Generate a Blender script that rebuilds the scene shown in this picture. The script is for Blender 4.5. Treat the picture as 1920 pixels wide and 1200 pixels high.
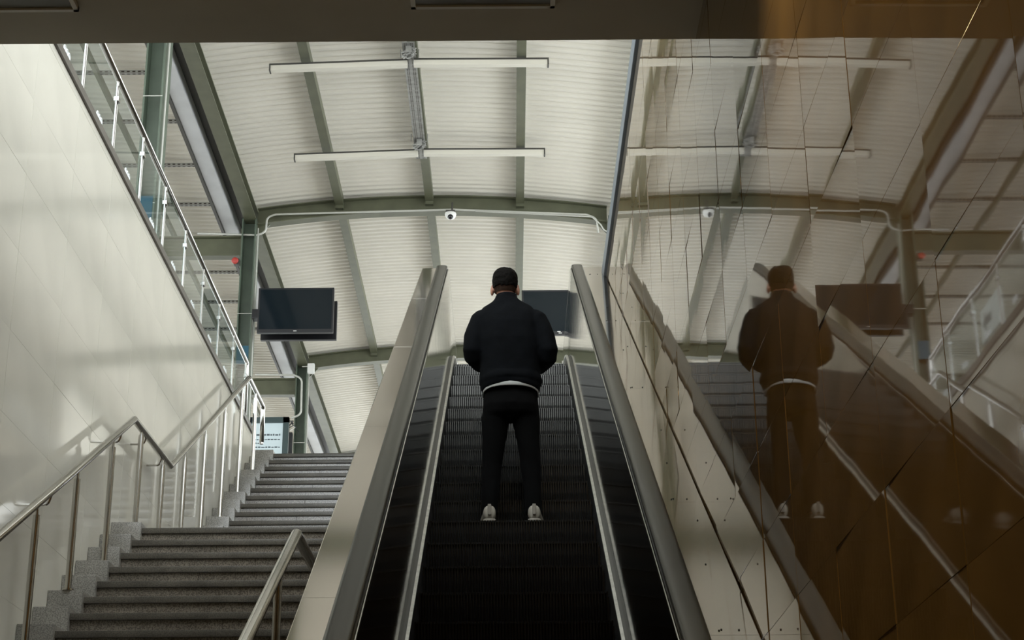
import bpy, bmesh, math, random
from mathutils import Vector, Matrix, noise
for o in list(bpy.data.objects): bpy.data.objects.remove(o, do_unlink=True)
SC = bpy.context.scene
COL = SC.collection
R = math.radians
random.seed(7)

# ------------------------------------------------------------------ camera
FPX = 3135.0
pitch, yaw, roll = R(20.57), R(0.17), R(0.5)
fw = Vector((math.sin(yaw)*math.cos(pitch), math.cos(yaw)*math.cos(pitch), math.sin(pitch)))
rt = Vector((math.cos(yaw), -math.sin(yaw), 0)); up = rt.cross(fw)
rt2 = rt*math.cos(roll) - up*math.sin(roll); up2 = rt*math.sin(roll) + up*math.cos(roll)
cd = bpy.data.cameras.new('camera'); cam = bpy.data.objects.new('camera', cd); COL.objects.link(cam)
m = Matrix((rt2, up2, -fw)).transposed().to_4x4(); m.translation = (0, 0, 1.6); cam.matrix_world = m
cd.sensor_width = 36.0; cd.lens = 36.0*FPX/1920.0; cd.clip_start = 0.05; cd.clip_end = 300
SC.camera = cam

# ------------------------------------------------------------------ world, exposure
w = bpy.data.worlds.new('overcast_sky'); SC.world = w; w.use_nodes = True
bg = w.node_tree.nodes['Background']; bg.inputs[0].default_value = (0.92, 0.975, 1.0, 1); bg.inputs[1].default_value = 1.0
SC.view_settings.view_transform = 'Standard'; SC.view_settings.look = 'None'
SC.view_settings.gamma = 1.0; SC.view_settings.use_curve_mapping = False
SC.view_settings.exposure = 2.13

# ------------------------------------------------------------------ materials
def mat(name, col, rough=0.5, metal=0.0, spec=0.5, ior=1.5, var=0.0, vscale=8.0, bump=0.0, bscale=30.0, stretch=None, col2=None, speck=None, emis=None, coat=0.0):
    M = bpy.data.materials.new(name); M.use_nodes = True
    nt = M.node_tree; b = nt.nodes['Principled BSDF']
    b.inputs['Roughness'].default_value = rough; b.inputs['Metallic'].default_value = metal
    b.inputs['IOR'].default_value = ior; b.inputs['Specular IOR Level'].default_value = spec
    b.inputs['Coat Weight'].default_value = coat
    b.inputs['Base Color'].default_value = (*col, 1)
    tc = nt.nodes.new('ShaderNodeTexCoord'); mp = nt.nodes.new('ShaderNodeMapping')
    nt.links.new(tc.outputs['Object'], mp.inputs['Vector'])
    if stretch: mp.inputs['Scale'].default_value = stretch
    if var > 0 or col2:
        n = nt.nodes.new('ShaderNodeTexNoise'); n.inputs['Scale'].default_value = vscale; n.inputs['Detail'].default_value = 6
        nt.links.new(mp.outputs[0], n.inputs['Vector'])
        r = nt.nodes.new('ShaderNodeValToRGB')
        a = col; c = col2 or tuple(min(1, x*(1+var)) for x in col); d = tuple(x*(1-var) for x in col) if not col2 else col
        r.color_ramp.elements[0].position = .35; r.color_ramp.elements[1].position = .65
        r.color_ramp.elements[0].color = (*d, 1); r.color_ramp.elements[1].color = (*c, 1)
        nt.links.new(n.outputs['Fac'], r.inputs[0]); out = r.outputs[0]
        if speck:
            v = nt.nodes.new('ShaderNodeTexNoise'); v.inputs['Scale'].default_value = 130; v.inputs['Detail'].default_value = 3
            nt.links.new(tc.outputs['Object'], v.inputs['Vector'])
            r2 = nt.nodes.new('ShaderNodeValToRGB'); r2.color_ramp.elements[0].position = .42; r2.color_ramp.elements[1].position = .56
            r2.color_ramp.elements[0].color = (speck, speck, speck, 1); r2.color_ramp.elements[1].color = (1, 1, 1, 1)
            nt.links.new(v.outputs['Fac'], r2.inputs[0])
            mx = nt.nodes.new('ShaderNodeMix'); mx.data_type = 'RGBA'; mx.blend_type = 'MULTIPLY'; mx.inputs[0].default_value = 1
            nt.links.new(out, mx.inputs[6]); nt.links.new(r2.outputs[0], mx.inputs[7]); out = mx.outputs[2]
        nt.links.new(out, b.inputs['Base Color'])
    if bump > 0:
        n2 = nt.nodes.new('ShaderNodeTexNoise'); n2.inputs['Scale'].default_value = bscale; n2.inputs['Detail'].default_value = 2
        nt.links.new(mp.outputs[0], n2.inputs['Vector'])
        bp = nt.nodes.new('ShaderNodeBump'); bp.inputs['Strength'].default_value = 1.0; bp.inputs['Distance'].default_value = bump
        nt.links.new(n2.outputs['Fac'], bp.inputs['Height']); nt.links.new(bp.outputs[0], b.inputs['Normal'])
    if emis:
        b.inputs['Emission Color'].default_value = (*emis[:3], 1); b.inputs['Emission Strength'].default_value = emis[3]
    return M

def glass_mat(name, tint):
    M = bpy.data.materials.new(name); M.use_nodes = True; nt = M.node_tree
    for n in list(nt.nodes): nt.nodes.remove(n)
    o = nt.nodes.new('ShaderNodeOutputMaterial'); mx = nt.nodes.new('ShaderNodeMixShader')
    t = nt.nodes.new('ShaderNodeBsdfTransparent'); t.inputs[0].default_value = (*tint, 1)
    g = nt.nodes.new('ShaderNodeBsdfGlossy'); g.inputs['Roughness'].default_value = 0.02
    f = nt.nodes.new('ShaderNodeFresnel'); f.inputs[0].default_value = 1.45
    ge = nt.nodes.new('ShaderNodeNewGeometry'); sb = nt.nodes.new('ShaderNodeMath'); sb.operation = 'SUBTRACT'; sb.inputs[0].default_value = 1.0
    mu = nt.nodes.new('ShaderNodeMath'); mu.operation = 'MULTIPLY'
    nt.links.new(ge.outputs['Backfacing'], sb.inputs[1]); nt.links.new(sb.outputs[0], mu.inputs[0]); nt.links.new(f.outputs[0], mu.inputs[1])
    nt.links.new(mu.outputs[0], mx.inputs[0]); nt.links.new(t.outputs[0], mx.inputs[1]); nt.links.new(g.outputs[0], mx.inputs[2])
    nt.links.new(mx.outputs[0], o.inputs[0]); return M

M = {
 'brown_tile': mat('polished_brown_tile', (.15, .092, .036), .022, ior=1.62, var=.15, vscale=3, bump=.0003, bscale=1.8),
 'white_tile': mat('polished_cream_tile', (.80, .775, .68), .07, ior=1.5, var=.03, vscale=2, bump=.0002, bscale=2.5),
 'grout': mat('dark_joint', (.05, .04, .028), .9),
 'grout_pale': mat('pale_joint', (.60, .58, .51), .9),
 'ceiling': mat('grey_painted_ceiling', (.50, .47, .40), .7, var=.06, vscale=1.5),
 'fixture': mat('grey_fixture_panel', (.20, .21, .21), .4),
 'frame_white': mat('white_painted_frame', (.75, .75, .72), .4),
 'concrete': mat('concrete', (.38, .37, .35), .8, var=.12, vscale=2),
 'floor': mat('stone_floor', (.46, .44, .41), .35, var=.1, vscale=4, speck=.75),
 'granite': mat('grey_granite', (.225, .195, .158), .20, ior=1.75, var=.18, vscale=3, speck=.45),
 'granite_pale': mat('pale_granite_block', (.33, .315, .28), .28, ior=1.65, var=.12, vscale=4, speck=.5),
 'nosing': mat('worn_dark_granite_tread', (.12, .108, .088), .35, var=.2, vscale=6, speck=.6),
 'steel': mat('brushed_steel', (.60, .58, .55), .24, 1.0, var=.06, vscale=3, bump=.0003, bscale=2, stretch=(60, 1.5, 1.5)),
 'deck_steel': mat('satin_steel_deck', (.57, .525, .47), .085, 1.0, var=.04, vscale=1.2),
 'mirror_steel': mat('mirror_steel_panel', (.62, .62, .60), .07, 1.0, bump=.0005, bscale=5),
 'tube_steel': mat('polished_steel_tube', (.52, .51, .485), .18, 1.0),
 'alu': mat('aluminium_strip', (.62, .62, .60), .35, 1.0, var=.12, vscale=20),
 'rubber': mat('grey_rubber_handrail', (.020, .019, .014), .28, spec=.33),
 'skirt': mat('black_skirt', (.012, .012, .012), .45),
 'step': mat('dark_cleated_metal', (.075, .075, .07), .27, .85),
 'olive': mat('olive_painted_steel', (.115, .12, .075), .45, var=.10, vscale=5),
 'green': mat('olive_paint_lit_green', (.10, .13, .095), .42, var=.10, vscale=5),  # same paint as olive, with its greener light put into the colour
 'roof': mat('cream_corrugated_sheet', (.82, .785, .70), .55, var=.03, vscale=1.5),
 'gutter': mat('pale_grey_sheet', (.58, .59, .60), .5, var=.06, vscale=3),
 'coping': mat('blue_grey_coping', (.17, .20, .23), .4, var=.05, vscale=3),
 'edge_strip': mat('brown_grey_edge_strip', (.15, .135, .115), .4, .3, var=.15, vscale=4),
 'nape': mat('clipped_nape_hair', (.045, .026, .018), .8, spec=.1, var=.3, vscale=60),
 'groove': mat('dirty_darkened_groove', (.006, .006, .006), .8),  # groove dirt, blackened further to deepen contrast between the cleats
 'darktrim': mat('dark_trim', (.06, .058, .05), .5),
 'galv': mat('galvanised_strut', (.36, .36, .34), .5, .5, var=.15, vscale=15),
 'conduit': mat('pale_conduit', (.55, .55, .50), .45, .2),
 'lampwhite': mat('white_lamp_housing', (.72, .69, .60), .4),
 'black': mat('black_plastic', (.012, .012, .014), .35),
 'screen': mat('dark_screen_glass', (.008, .013, .017), .06, spec=.35),
 'white': mat('white_plastic', (.78, .78, .75), .35),
 'lens': mat('smoked_dome', (.01, .01, .012), .1),
 'red': mat('red_painted', (.45, .05, .04), .5),
 'banner': mat('red_banner_cloth', (.55, .12, .10), .8),
 'blue': mat('blue_band', (.010, .075, .115), .5),
 'signframe': mat('dark_green_grey_frame', (.035, .06, .06), .4),
 'display': mat('lit_display', (.3, .33, .33), .3, emis=(.56, .72, .76, .13)),
 'warm_bulb': mat('warm_bulb', (.8, .6, .4), .4, emis=(1, .6, .26, 6)),
 'print': mat('dark_print', (.08, .10, .11), .6),
 'jacket': mat('navy_black_jacket', (.0020, .0027, .0038), .9, spec=.12, var=.2, vscale=30, bump=.002, bscale=25),
 'shirt': mat('white_shirt', (.75, .77, .75), .8),
 'trousers': mat('black_trousers', (.0022, .0022, .0022), .95, spec=.1, bump=.001, bscale=40),
 'shoe': mat('off_white_shoe', (.36, .33, .27), .6, var=.08, vscale=20),
 'sole': mat('pale_sole', (.28, .255, .21), .7),
 'skin': mat('skin', (.42, .20, .13), .55, var=.06, vscale=20),
 'hair': mat('dark_brown_hair', (.004, .0032, .0024), .8, spec=.1, var=.4, vscale=80, bump=.004, bscale=90),
 'eye': mat('eye_white', (.7, .7, .68), .2),
 'glass': glass_mat('clear_teal_glass', (.92, .97, .975)),
 'mark': mat('white_print_on_glass', (.8, .82, .82), .5),
 'dirt': mat('dark_speck', (.03, .03, .025), .8),
}

# ------------------------------------------------------------------ helpers
class MB:
    def __init__(s): s.v = []; s.f = []
    def add(s, v, f):
        n = len(s.v); s.v += [tuple(p) for p in v]; s.f += [tuple(i+n for i in q) for q in f]; return s
    def box(s, x0, x1, y0, y1, z0, z1):
        return s.add([(x0,y0,z0),(x1,y0,z0),(x1,y1,z0),(x0,y1,z0),(x0,y0,z1),(x1,y0,z1),(x1,y1,z1),(x0,y1,z1)],
                     [(3,2,1,0),(4,5,6,7),(0,1,5,4),(1,2,6,5),(2,3,7,6),(3,0,4,7)])
    def cbox(s, x0, x1, y0, y1, z0, z1, c):   # box with chamfered edges
        bm = bmesh.new(); bmesh.ops.create_cube(bm, size=1)
        for v in bm.verts: v.co = Vector(((x0+x1)/2+v.co.x*(x1-x0), (y0+y1)/2+v.co.y*(y1-y0), (z0+z1)/2+v.co.z*(z1-z0)))
        bmesh.ops.bevel(bm, geom=bm.edges[:], offset=c, segments=2, affect='EDGES', profile=.6)
        bm.verts.index_update(); s.add([v.co for v in bm.verts], [[v.index for v in f.verts] for f in bm.faces]); bm.free(); return s
    def prism_x(s, poly, x0, x1):             # poly of (y,z), extruded along x
        n = len(poly); v = [(x0,y,z) for y,z in poly]+[(x1,y,z) for y,z in poly]
        f = [tuple(range(n))[::-1], tuple(range(n, 2*n))]+[(i,(i+1)%n,(i+1)%n+n,i+n) for i in range(n)]
        return s.add(v, f)
    def prism_y(s, poly, y0, y1):             # poly of (x,z), extruded along y
        n = len(poly); v = [(x,y0,z) for x,z in poly]+[(x,y1,z) for x,z in poly]
        f = [tuple(range(n)), tuple(range(n, 2*n))[::-1]]+[(i+n,(i+1)%n+n,(i+1)%n,i) for i in range(n)]
        return s.add(v, f)
    def sweep(s, prof, path):                 # prof of (x,dz) closed, path of (y,z)
        n = len(prof); v = []; f = []
        for y, z in path: v += [(x, y, z+dz) for x, dz in prof]
        for k in range(len(path)-1):
            for i in range(n):
                j = (i+1) % n; f.append((k*n+i, k*n+j, (k+1)*n+j, (k+1)*n+i))
        f.append(tuple(range(n))[::-1]); e = (len(path)-1)*n; f.append(tuple(range(e, e+n)))
        return s.add(v, f)
    def tube(s, pts, r, n=12, caps=True):
        pts = [Vector(p) for p in pts]; rs = r if isinstance(r, (list, tuple)) else [r]*len(pts)
        rings = []; t0 = (pts[1]-pts[0]).normalized()
        ref = Vector((1,0,0)) if abs(t0.x) < .9 else Vector((0,0,1))
        u = t0.cross(ref).normalized(); v = []; f = []
        for i, p in enumerate(pts):
            a = (pts[i]-pts[i-1]).normalized() if i else t0
            b = (pts[i+1]-pts[i]).normalized() if i < len(pts)-1 else a
            t = (a+b); t = t.normalized() if t.length > 1e-6 else a
            u = (u-t*u.dot(t)).normalized(); wv = t.cross(u)
            c = max(.5, a.dot(t)); 
            for k in range(n):
                an = 2*math.pi*k/n; v.append(p+(u*math.cos(an)+wv*math.sin(an))*rs[i])
        for i in range(len(pts)-1):
            for k in range(n):
                q = (k+1) % n; f.append((i*n+k, i*n+q, (i+1)*n+q, (i+1)*n+k))
        if caps: f.append(tuple(range(n))[::-1]); e = (len(pts)-1)*n; f.append(tuple(range(e, e+n)))
        return s.add(v, f)
    def rings(s, rs, n=24, p=2.0, axis='z'):  # rs of (c, hx, hy, k): stacked ellipses, axis z or y
        v = []; f = []
        for cx, cy, cz, a, b in rs:
            for k in range(n):
                an = 2*math.pi*k/n; ca, sa = math.cos(an), math.sin(an)
                x = a*math.copysign(abs(ca)**(2/p), ca); y = b*math.copysign(abs(sa)**(2/p), sa)
                v.append((cx+x, cy+y, cz) if axis == 'z' else (cx+x, cy, cz+y))
        m_ = len(rs)
        for i in range(m_-1):
            for k in range(n):
                q = (k+1) % n; f.append((i*n+k, i*n+q, (i+1)*n+q, (i+1)*n+k))
        f.append(tuple(range(n))[::-1]); f.append(tuple(range((m_-1)*n, m_*n)))
        return s.add(v, f)
    def sphere(s, c, r, n=16, sc=(1,1,1), zmin=None, zmax=None):
        v = []; f = []; h = n//2
        for i in range(h+1):
            th = math.pi*i/h
            for k in range(n):
                ph = 2*math.pi*k/n; z = r*sc[2]*math.cos(th)
                if zmax is not None: z = min(z, zmax)
                if zmin is not None: z = max(z, zmin)
                v.append((c[0]+r*sc[0]*math.sin(th)*math.cos(ph), c[1]+r*sc[1]*math.sin(th)*math.sin(ph), c[2]+z))
        for i in range(h):
            for k in range(n):
                q = (k+1) % n; f.append((i*n+k, (i+1)*n+k, (i+1)*n+q, i*n+q))
        return s.add(v, f)
    def mesh(s, name, smooth=False):
        me = bpy.data.meshes.new(name); me.from_pydata(s.v, [], s.f); me.validate()
        bm = bmesh.new(); bm.from_mesh(me); bmesh.ops.remove_doubles(bm, verts=bm.verts, dist=1e-6); bmesh.ops.recalc_face_normals(bm, faces=bm.faces); bm.to_mesh(me); bm.free()
        if smooth:
            me.polygons.foreach_set('use_smooth', [True]*len(me.polygons))
            if smooth != 'all': me.set_sharp_from_angle(angle=R(40))
        return me
    def build(s, name, ma, parent=None, smooth=False):
        return link(name, s.mesh(name, smooth), ma, parent)

def link(name, me, ma, parent=None):
    o = bpy.data.objects.new(name, me); COL.objects.link(o)
    if ma and not me.materials: me.materials.append(M[ma])
    if parent: o.parent = parent; o.matrix_parent_inverse = parent.matrix_basis.inverted()
    return o
def tag(o, label, cat, group=None):
    o['label'] = label; o['category'] = cat
    if group: o['group'] = group
    return o
def struct(o, label=None):
    o['kind'] = 'structure'
    if label: o['label'] = label
    return o
def thing(name, loc, label, cat, group=None):
    o = bpy.data.objects.new(name, None); COL.objects.link(o); o.location = loc; o.empty_display_size = .1
    return tag(o, label, cat, group)
def fillet(pts, rad, n=6):
    pts = [Vector(p) for p in pts]; out = [pts[0]]
    for i in range(1, len(pts)-1):
        a, b, c = pts[i-1], pts[i], pts[i+1]; d1 = (a-b).normalized(); d2 = (c-b).normalized()
        ang = d1.angle(d2)
        if ang > math.pi-.01: out.append(b); continue
        t = min(rad/math.tan(ang/2), (a-b).length*.49, (c-b).length*.49)
        p0, p2 = b+d1*t, b+d2*t
        for k in range(n+1):
            q = k/n; out.append(p0*(1-q)**2+b*2*q*(1-q)+p2*q*q)
    out.append(pts[-1]); return out

# ------------------------------------------------------------------ key levels
ZU = 6.90           # upper floor
XL, XR = -2.90, .93 # polished walls
T30 = math.tan(R(30))
S = 5.75; Y1 = 14.09; Y2 = 19.84; Y3 = 25.59; Y4 = 31.34

# ------------------------------------------------------------------ setting: floors, ceiling, slabs
struct(MB().box(-2.95, .97, -9, 12, -.2, 0).build('floor', 'floor'), 'stone floor of the lower hall')
struct(MB().box(-12, 9, -9.2, 7.17, 5.75, 6.7).build('ceiling', 'ceiling'), 'dark grey slab edge and ceiling over the lower hall')
struct(MB().box(-12, 9, -9.2, 7.17, 6.7, ZU).build('floor', 'floor'), 'upper floor over the lower hall')
struct(MB().box(-12, XL-.02, 7.17, 40, 6.5, ZU).build('floor', 'floor'), 'upper floor behind the glass balustrade')
struct(MB().box(XL-.02, -.83, 18.72, 40, 6.5, ZU).build('floor', 'floor'), 'upper floor beyond the top of the stairs')
struct(MB().box(-.83, 1.15, 15.8, 40, 6.5, ZU).build('floor', 'floor'), 'upper floor beyond the escalator')
struct(MB().box(1.15, 4.5, 7.17, 40, 6.5, ZU).build('floor', 'floor'), 'upper floor behind the brown tiled wall')
struct(MB().box(-3.1, 1.2, -9.2, -9.0, 0, 5.75).build('wall_back', 'concrete'), 'rear wall of the lower hall')

# ceiling light panels, set into the soffit
cl = [(-3.2+.53, -2.0, 'grey recessed ceiling panel with bright frame at the top left corner'), (-.44, .234, 'grey recessed ceiling panel above the escalator axis')]
for x0, x1, lab in cl:
    y1 = 6.84; y0 = y1-(x1-x0)
    t = thing('ceiling_panel', (x0, y0, 5.75), lab, 'ceiling panel', 'ceiling panels in the soffit')
    MB().box(x0+.02, x1-.02, y0+.02, y1-.02, 5.738, 5.752).build('diffuser', 'fixture', t)
    fr = MB()
    fr.box(x0, x1, y0, y0+.022, 5.728, 5.752); fr.box(x0, x1, y1-.022, y1, 5.728, 5.752)
    fr.box(x0, x0+.022, y0, y1, 5.728, 5.752); fr.box(x1-.022, x1, y0, y1, 5.728, 5.752)
    fr.build('frame', 'frame_white', t)

# warm downlights of the lower hall, recessed along the brown wall behind the view
for k, y in enumerate((1.9, 3.3, 4.7)):
    t = thing('downlight', (.58, y, 5.75), 'warm recessed downlight over the lower hall, %s from the camera' % ('first', 'second', 'third')[k], 'lamp', 'warm downlights of the lower hall')
    MB().tube([(.58, y, 5.715), (.58, y, 5.752)], .085, 20).build('rim', 'frame_white', t, True)
    MB().tube([(.58, y, 5.711), (.58, y, 5.716)], .07, 20).build('bulb', 'warm_bulb', t, True)
    ld = bpy.data.lights.new('downlight', 'SPOT'); ld.shadow_soft_size = .06; ld.spot_size = R(90); ld.spot_blend = 1.0; ld.energy = 82; ld.color = (1, .80, .43)
    lo = bpy.data.objects.new('downlight_lamp', ld); COL.objects.link(lo); lo.location = (.58, y, 5.705); lo.parent = t; lo.matrix_parent_inverse = t.matrix_basis.inverted()
# ------------------------------------------------------------------ polished walls made of tiles
def tile_mesh(name, wy, wz, th, s):
    g = .0024; gz = .0008; mb = MB()
    mb.cbox(0, th, -wy/2+g, wy/2-g, -wz/2+gz, wz/2-gz, .0002)
    me = mb.mesh(name); return me

wr = struct(MB().box(XR+.0022, XR+.22, -9, 15.1, 0, 7.50).build('wall_right', 'grout'), 'polished brown tiled wall reflecting the hall')
me = tile_mesh('tile', .665, .335, .011, 1); me.materials.append(M['brown_tile'])
rng = random.Random(3)
near = MB(); cnt = 0
j0 = 6.68; k0 = 4.33
for k in range(-13, 10):
    zc = k0+.335*(k+.5)
    if zc+.17 > 7.52: continue
    for j in range(-24, 13):
        yc = j0+.665*(j+.5)
        if yc+.33 > 15.1: continue
        deck = 4.10+.80+T30*(yc-.36-10.22)
        if zc+.17 < deck and yc > 3.4: continue
        vis = yc > 2.3 and zc < 1.6+.85*(yc+.4) and zc > 1.6+.12*yc
        if zc > 5.75 and yc < 7.0: continue
        if not vis:
            near.box(XR, XR+.008, yc-.3312, yc+.3312, zc-.1668, zc+.1668); continue
        o = link('tile', me, None, wr); cnt += 1
        o.location = (XR+rng.uniform(-.0001, .0001), yc, zc)
        o.rotation_euler = (0, R(rng.gauss(0, .022)), R(rng.gauss(0, .15)))
o = near.build('tile_field', 'brown_tile', wr); o['kind'] = 'stuff'
struct(MB().cbox(XR-.025, XR+.25, 7.17, 15.1, 7.50, 7.66, .006).build('trim_2', 'coping'), 'pale metal coping along the brown tiled wall')

wl = struct(MB().box(XL-.2, XL-.0022, -9, 18.15, 0, 7.06).build('wall_left', 'grout_pale'), 'glossy cream tiled wall beside the stairs')
me = tile_mesh('tile', 1.0, .5, .011, -1); me.materials.append(M['white_tile'])
near = MB()
for k in range(0, 15):
    zc = .25+.5*k; h = .5
    for j in range(-9, 19):
        yc = .15+1.0*j-.5
        if yc+.5 > 18.16: continue
        if zc > 5.75 and yc < 7.0: continue
        z0, z1 = zc-.25, min(zc+.25, 7.06)
        if z0 >= 7.05: continue
        if yc < 8.0 or zc+.3 < 1.6+.15*yc or z1-z0 < .49:
            near.box(XL-.011, XL, yc-.4975, yc+.4975, z0+.0025, z1-.0025); continue
        o = link('tile', me, None, wl)
        o.location = (XL-.011+rng.uniform(-.0003, .0003), yc, zc); o.rotation_euler = (0, R(rng.gauss(0, .02)), R(rng.gauss(0, .03)))
o = near.build('tile_field', 'white_tile', wl); o['kind'] = 'stuff'
struct(MB().cbox(XL-.16, XL+.02, 7.17, 18.17, 7.06, 7.10, .005).cbox(XL-.13, XL+.005, 7.17, 18.17, 7.10, 7.15, .005).build('trim_1', 'edge_strip'), 'dark metal edge strip along the top of the cream wall')

# ------------------------------------------------------------------ staircase
RZ, TY = .1605, .30
XS0, XS1 = -2.70, -.84
YLT = 11.97; ZL = ZU-15*RZ        # landing front edge and level
st = thing('staircase', (-1.8, 6, 0), 'grey granite staircase in two flights beside the escalator', 'staircase')
def add_step(yf, z, depth, light):
    c = MB().box(XS0, XS1, yf+.03, yf+depth, z-.55 if z > .6 else 0, z-.04)
    core = c.build('step', 'grout', st)
    g = .0015; cuts = sorted([XS0] + [XS0+d for d in ((.62, 1.30) if int(round(z/RZ)) % 2 else (.95, 1.55))] + [XS1])
    for a, b in zip(cuts[:-1], cuts[1:]):
        MB().cbox(a+g, b-g, yf+.02, yf+.04, z-RZ, z-.04, .001).build('riser_slab', 'granite', core)
    MB().cbox(XS0, XS1, yf, yf+depth+.03, z-.042, z, .004).build('tread', 'nosing', core, True)
for i in range(15):                 # upper flight
    z = ZU-i*RZ; add_step(18.40-.3*i, z, TY if i else .32, True)
nlow = int(ZL/RZ)
for i in range(nlow+1):             # lower flight, landing first
    z = ZL-i*RZ
    if z < .08: break
    add_step(YLT-.3*i, z, TY if i else 14.2-YLT+.05, False)
# granite end blocks against the wall
for i in range(15):
    z = ZU-i*RZ
    MB().cbox(XL+.002, XS0+.02, 18.36-.3*i, 18.36-.3*i+.33, z-.30, z+.035, .004).build('end_block', 'granite_pale', st, True)
for i in range(14):
    z = ZL-i*RZ
    MB().cbox(XL+.002, XS0+.02, YLT-.04-.3*i, YLT-.04-.3*i+.33, z-.30, z+.035, .004).build('end_block', 'granite_pale', st, True)
MB().box(XL+.002, XS0+.02, YLT+.28, 14.2, ZL-.3, ZL).build('landing_edge', 'granite_pale', st)

# handrails
def rail_z(y):
    if y < 11.90: return 5.30-(11.90-y)*RZ/TY
    if y < 13.30: return 5.33
    return min(5.33+(y-13.30)*RZ/TY, 7.36)
def handrail(x, pts, posts, foot, lab, br=True):
    t = thing('stair_handrail', (x, pts[0][0], 0), lab, 'handrail')
    MB().tube(fillet([(x, y, z) for y, z in pts], .06), .026, 16).build('rail', 'tube_steel', t, 'all')
    for y in posts:
        z = rail_z(y)
        p = MB().tube([(x, y, foot(y)), (x, y, z-.075)], .021, 14).build('post', 'tube_steel', t, True)
        MB().tube([(x, y, z-.08), (x, y, z-.02)], .011, 10).build('pin', 'tube_steel', p, True)
        MB().tube([(x, y, foot(y)), (x, y, foot(y)+.012)], .036, 14).build('base_flange', 'tube_steel', p, True)
    return t
def foot(y):
    if y < YLT-.04: return ZL-math.floor((YLT-.04-y)/.3+1)*RZ+.035
    if y < 14.16: return ZL+.0
    return ZL+min(15, math.floor((y-14.16)/.3+1))*RZ+.035
pl = [(2.6, rail_z(2.6)), (11.90, 5.30), (13.30, 5.33), (17.05, 7.36), (18.12, 7.38), (18.12, 6.95)]
lr = handrail(-2.78, pl, [6.98, 7.86, 8.74, 9.62, 10.45, 11.32, 12.17, 13.0, 13.88, 14.76, 15.72, 16.66, 17.55], foot, 'long steel handrail on posts along the cream wall')
MB().tube([(-2.78, 18.12, 6.93), (-2.78, 18.12, 7.36)], .022, 14).build('post', 'tube_steel', lr, True)
for y in (9.9, 11.55, 12.35, 12.95):
    z = rail_z(y); MB().tube(fillet([(XL, y, z-.09), (-2.80, y, z-.09), (-2.78, y, z-.02)], .03), .009, 8).build('bracket', 'tube_steel', lr, True)
xr = -1.137
pr = [(2.6, 3.68-(8.78-2.6)*RZ/TY), (8.78, 3.68), (10.3, 3.68), (10.3, 3.0)]
t = thing('stair_handrail', (xr, 2.6, 0), 'short steel handrail with a dark bent end beside the escalator panel', 'handrail')
MB().tube(fillet([(xr, y, z) for y, z in pr], .05), .030, 18).build('rail', 'tube_steel', t, 'all')
def footr(y): return ZL-math.floor((YLT-y)/.3+1)*RZ
for y in (8.15, 6.9, 5.6):
    z = 3.68-(8.78-y)*RZ/TY; p = MB().tube([(xr, y, footr(y)), (xr, y, z-.02)], .021, 14).build('post', 'tube_steel', t, True)

# ------------------------------------------------------------------ glass balustrade on the cream wall
XB = -3.0; ZR_ = 7.93
gb = thing('glass_balustrade', (XB, 10, 7.1), 'glass balustrade with steel posts along the top of the cream wall', 'balustrade')
MB().tube(fillet([(XB, 7.3, ZR_), (XB, 18.2, ZR_), (XB, 18.2, 7.12)], .05), .025, 14).build('rail', 'tube_steel', gb, 'all')
py = [10.53+.957*k for k in range(-3, 8)]+[18.14]
for y in py:
    p = MB().cbox(XB-.006, XB+.006, y-.028, y-.010, 7.12, ZR_-.03, .002).cbox(XB-.006, XB+.006, y+.010, y+.028, 7.12, ZR_-.03, .002).build('post', 'tube_steel', gb)
    MB().tube([(XB, y, ZR_-.06), (XB, y, ZR_-.01)], .010, 8).build('pin', 'tube_steel', p, True)
    MB().cbox(XB-.02, XB+.02, y-.03, y+.03, ZR_-.20, ZR_-.16, .004).build('clamp', 'tube_steel', p)
for i, (a, b) in enumerate(zip(py[:-1], py[1:])):
    g = MB().box(XB-.005, XB+.005, a+.035, b-.035, 7.17, ZR_-.06).build('glass_panel', 'glass', gb)
    mk = MB()
    for q in range(3):
        yy = a+.42+q*.055; pts = [(XB+.007, yy+.022*math.cos(u*math.pi/6), 7.34+.03*math.sin(u*math.pi/6)) for u in range(13)]
        mk.tube(pts, .005, 6, False)
    mk.build('printed_mark', 'mark', g)

# ------------------------------------------------------------------ escalator
XC = .025
def nose(y): return 4.10+T30*(y-10.22)
def path(zlow, ztop, off, rl, ru, ya, yb):
    # inclined line nose+off joined by arcs to the flats at zlow and ztop
    y_t = 10.22+(ztop-off-4.10)/T30; y_b = 10.22+(zlow-off-4.10)/T30
    pts = [(0, ya, zlow), (0, y_b, zlow), (0, y_t, ztop), (0, yb, ztop)]
    out = [Vector(pts[0])]
    for P, rad in ((1, rl), (2, ru)):
        a, b, c = Vector(pts[P-1]), Vector(pts[P]), Vector(pts[P+1]); d1 = (a-b).normalized(); d2 = (c-b).normalized()
        t = rad*math.tan(R(15))
        for k in range(9):
            q = k/8; out.append((b+d1*t)*(1-q)**2+b*2*q*(1-q)+(b+d2*t)*q*q)
    out.append(Vector(pts[3])); return [(v.y, v.z) for v in out]
PS = path(0.0, ZU, 0, 1.5, 2.5, 1.6, 17.9)     # step band
PH = path(.98, 7.87, .90, .6, .5, 1.9, 17.9)   # handrail
es = thing('escalator', (XC, 3, 0), 'dark escalator with satin steel decks rising between the stairs and tiled wall', 'escalator')
def zstep(y):
    for (a, za), (b, zb) in zip(PS[:-1], PS[1:]):
        if a <= y <= b: return za+(zb-za)*(y-a)/(b-a)
    return ZU
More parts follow.
